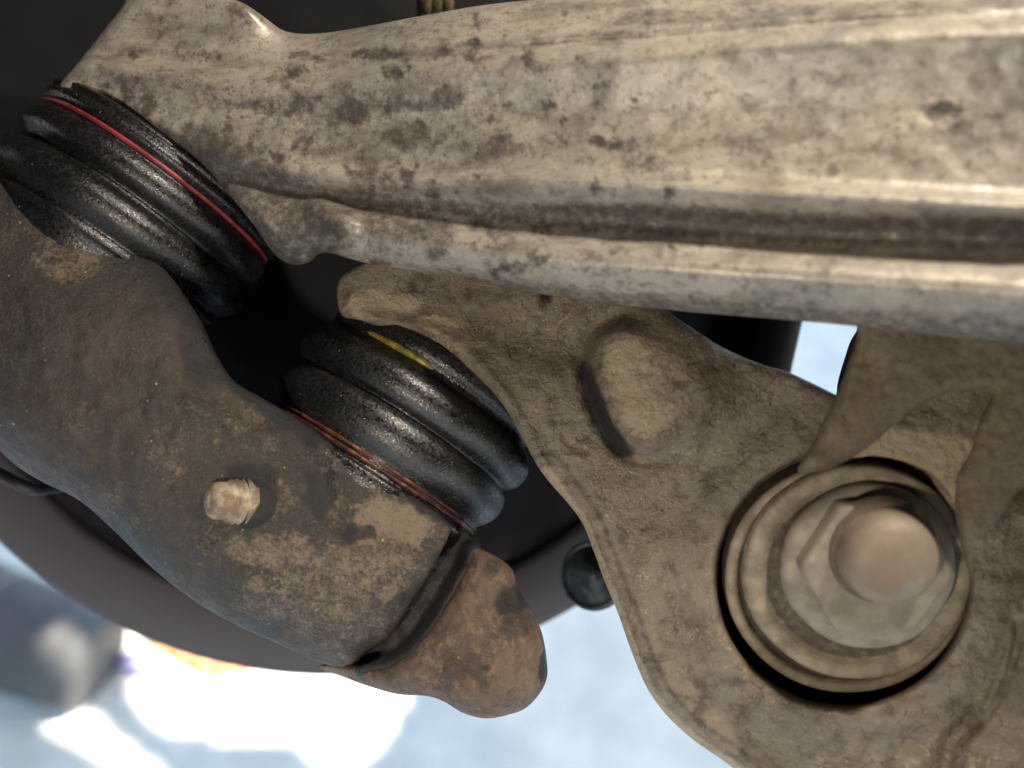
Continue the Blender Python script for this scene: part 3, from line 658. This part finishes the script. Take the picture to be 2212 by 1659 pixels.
# ================================================================== left casting (knuckle)
K_OUT = [(-260, 330), (-60, 350), (20, 385), (95, 408), (150, 445), (215, 478), (290, 520), (350, 575), (400, 640), (440, 705), (470, 770), (505, 822), (560, 856), (620, 890), (690, 935), (760, 985), (850, 1045), (920, 1092), (962, 1122), (975, 1138), (968, 1160),
         (948, 1202), (904, 1279), (848, 1368), (797, 1408), (755, 1440), (700, 1434), (600, 1390), (500, 1345), (420, 1298), (330, 1228), (250, 1150), (170, 1080), (100, 1045), (40, 1010), (0, 975), (-80, 900), (-260, 760)]
def kn_z(U, V):
    # distance across the limb
    ax = [(-260, 560), (0, 690), (260, 890), (500, 1080), (760, 1250), (950, 1330)]
    d = dline(U, V, ax, step=30)
    Z = 12 - 9*(d/300.)**2 - 4*sstep(V, 760, 420)
    Z -= 2.0*gauss(dline(U, V, [(640, 960), (690, 1030), (740, 1130), (790, 1160)]), 34)       # hollow by the clamp
    Z += 1.5*gauss(dline(U, V, [(410, 870), (480, 905), (560, 935), (640, 945)]), 20)
    Z -= 1.5*sstep(dline(U, V, [(430, 780), (520, 870), (640, 925)]), 60, 10)
    Z += 2.2*(fbm(U, V, 120, 61)-.5) + .9*(fbm(U, V, 30, 67)-.5)
    return Z
def kn_st(U, V):
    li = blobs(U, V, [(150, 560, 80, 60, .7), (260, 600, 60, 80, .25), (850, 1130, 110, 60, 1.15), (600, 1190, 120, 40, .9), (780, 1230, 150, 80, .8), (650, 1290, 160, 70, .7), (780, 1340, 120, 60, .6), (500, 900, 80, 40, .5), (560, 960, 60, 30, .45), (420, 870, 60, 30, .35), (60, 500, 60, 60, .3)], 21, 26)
    st = blobs(U, V, [(690, 1060, 40, 60, .8), (770, 1155, 40, 26, .8), (560, 1230, 50, 20, .4), (520, 1160, 40, 20, .4), (540, 1050, 75, 60, .75), (450, 760, 70, 90, .8), (390, 620, 40, 90, .8), (310, 510, 50, 25, .8), (650, 890, 110, 22, .8), (80, 830, 120, 40, .25)], 22, 20)
    st = np.maximum(st, .9*sstep(dline(U, V, [(60, 400), (215, 478), (300, 530), (400, 640), (470, 770), (560, 856), (760, 985), (920, 1092), (1012, 1160)])+50*(fbm(U, V, 60, 81)-.5), 42+60*sstep(V, 900, 700), 8))  # edge below the boot darkened to stand for shade
    return {'stain_shade': st, 'light': np.maximum(li, .45*np.clip((fbm(U, V, 90, 77, 5)-.45)*4, 0, 1)*sstep(V, 600, 1100)+.15)}
kn = empty('steering_knuckle', pt(450, 950, -5))
tag(kn, 'dark brown oily steering knuckle with a slit clamp end, below both rubber boots', 'steering knuckle')
relief('knuckle_body', K_OUT, kn_z, MK, kn, thick=24, rad=lambda U, V: 3.0+8*sstep((V-U*.68-560), 0, 260), step=5, smooth_px=3, stain_shade=kn_st)
KNOB = [(1018, 1182), (1060, 1196), (1105, 1228), (1122, 1275), (1148, 1318), (1170, 1365), (1181, 1425), (1182, 1462), (1168, 1495), (1135, 1530), (1105, 1542), (1050, 1552), (1000, 1540), (960, 1516), (925, 1504), (860, 1500), (800, 1484), (740, 1462), (690, 1440), (740, 1428), (800, 1440), (866, 1426), (910, 1384), (954, 1323), (1008, 1226), (1014, 1200)]
relief('clamp_end', KNOB, lambda U, V: 11 - 7*(np.hypot(U-1010, V-1390)/230)**2 + 3*(fbm(U, V, 60, 71)-.5)+1.4*(fbm(U, V, 22, 75)-.5), MKW, kn, thick=22, rad=4.5, step=4,
       stain_shade=lambda U, V: {'stain_shade': blobs(U, V, [(1110, 1300, 50, 36, .9), (1060, 1230, 26, 26, .6), (1120, 1350, 40, 30, .6), (1175, 1430, 10, 50, .8)], 31, 14), 'light': blobs(U, V, [(1000, 1290, 60, 50, .35), (1130, 1480, 40, 40, .6), (930, 1400, 50, 40, .45)], 33, 16)})
SLIT = [(950, 1120), (1030, 1165), (1040, 1215), (995, 1300), (935, 1395), (880, 1450), (790, 1470), (720, 1440), (790, 1380), (860, 1300), (920, 1210)]
relief('clamp_slot', SLIT, lambda U, V: -5+9*sstep(dline(U, V, [(1020, 1196), (1010, 1223), (954, 1323), (910, 1386), (860, 1430), (780, 1450)]), 34, 4)+1.6*(fbm(U, V, 20, 75)-.5), MK, kn, thick=14, rad=1.0, step=5, stain_shade=lambda U, V: {'stain_shade': .75+0*U, 'light': .25*gauss(dline(U, V, [(1010, 1190), (960, 1290), (890, 1380), (850, 1430)]), 16)})

# grease nipple
nax = np.array((-.80, .12, .58)); nax /= np.linalg.norm(nax)
gn = empty('grease_nipple', pt(535, 1085, 11))
tag(gn, 'small dirt-caked grease nipple poking out of the dark brown knuckle', 'grease nipple')
M_NIP = m_simple('caked_tan_dirt', (.40, .345, .255), (.17, .12, .08), .28, (.5, .7), .2, .25, .3)
revolve('nipple_base', pt(541, 1085, 9.5), nax, smooth_prof([(-3, 5.0), (1.0, 4.9), (1.9, 4.3), (2.3, 3.6), (2.3, 1)]), MK, gn, seg=48, attrs=lambda t, s: {'stain_shade': .8+0*t, 'light': 0*t})
revolve('nipple_tip', pt(541, 1084, 10), nax, [(0, 4.5), (1.4, 4.5), (1.6, 3.9), (2.1, 4.3), (2.6, 3.8), (3.1, 4.2), (3.6, 3.7), (4.1, 4.0), (4.6, 3.5), (6.6, 3.3), (7.4, 2.9), (7.9, 2.0), (8.0, .02)], M_NIP, gn, seg=48, wob=lambda th, s: .06*np.sin(3*th+s))

# ================================================================== boots
def dustf(lo, hi, base, seed):
    def f(th, s):
        d = base + .6*(fbm(th*9, s*2.5, 3, seed)-.4) + .45*sstep(th, lo, hi)
        return {'stain_shade': 0*th, 'dust': d}
    return f
ax1 = img_axis(-.55, .835, .17)
b1 = empty('upper_ball_joint_boot', pt(345, 400, -22))
tag(b1, 'wet black ribbed rubber boot with a crimson line, under the pale arm at left', 'rubber boot', 'ribbed rubber boots on the ball joints')
c1 = pt(345, 402, -23)
wb = lambda th, s: .14*np.sin(5*th+s*.1)+.05*np.sin(13*th+s*.1)
revolve('boot_sleeve', c1, ax1, smooth_prof([(-5, 22), (-5, 27.6), (-4.2, 28.4), (-3.2, 28.0), (-2.6, 28.5), (-1.4, 28.5), (-.8, 27.6), (0, 27.2), (.9, 27.4), (1.8, 28.2), (3.4, 28.8), (5.4, 28.4), (6.8, 26.8), (7.6, 25.9), (8.6, 26.4), (10.0, 28.4), (12, 29.2), (14.2, 28.6), (16, 27.0), (17, 25.9), (18.0, 26.1), (18.6, 26.3), (19.2, 25.6), (23, 24)]), MR, b1, seg=260, wob=wb, attrs=dustf(.5, 1.6, -.05, 5))
revolve('crimson_ring', c1, ax1, smooth_prof([(-.5, 27.1), (-.36, 27.7), (0, 27.95), (.34, 27.7), (.5, 27.1)]), M_RED, b1, seg=260, wob=wb)
ax2 = img_axis(-.54, .842, .20)
b2 = empty('lower_ball_joint_boot', pt(900, 880, -22))
tag(b2, 'black bulging rubber boot with a yellow sliver and rust-red wire rings at its foot', 'rubber boot', 'ribbed rubber boots on the ball joints')
c2 = pt(944, 815, -22)
revolve('boot_sleeve', c2, ax2, smooth_prof([(-2, 22), (-1, 25), (1.6, 25.2), (2.8, 24.4), (4.0, 24.7), (5.4, 26.6), (7.6, 28.1), (10.0, 28.1), (12.0, 26.9), (13.1, 25.2), (13.5, 25.2), (14.8, 26.6), (17.2, 27.3), (19.6, 26.9), (21.8, 25.5), (23.0, 24.4), (25.6, 24.2), (26.2, 25.2), (28.5, 25.2), (31, 24)]), MR, b2, seg=260, wob=wb, attrs=dustf(-3, -1.2, -.25, 9))
YA = (-.2, .78)
revolve('yellow_ring', c2, ax2, smooth_prof([(2.2, 24.4), (2.4, 25.0), (2.9, 25.25), (3.4, 25.1), (3.7, 24.5)]), M_YEL, b2, seg=80, wob=lambda th, q: wb(th, q) - .9*sstep(np.abs(th-.30), .05, .40) + .1*np.sin(th*23), a0=YA[0], a1=YA[1])
for s in (23.5, 24.6):
    revolve('wire_ring', c2, ax2, smooth_prof([(s-.45, 23.8), (s-.33, 24.5), (s, 24.75), (s+.33, 24.5), (s+.45, 23.8)]), M_RUST, b2, seg=260, wob=lambda th, q: .16*np.sin(11*th+s)+.12*np.sin(29*th)+.1*np.sin(47*th))
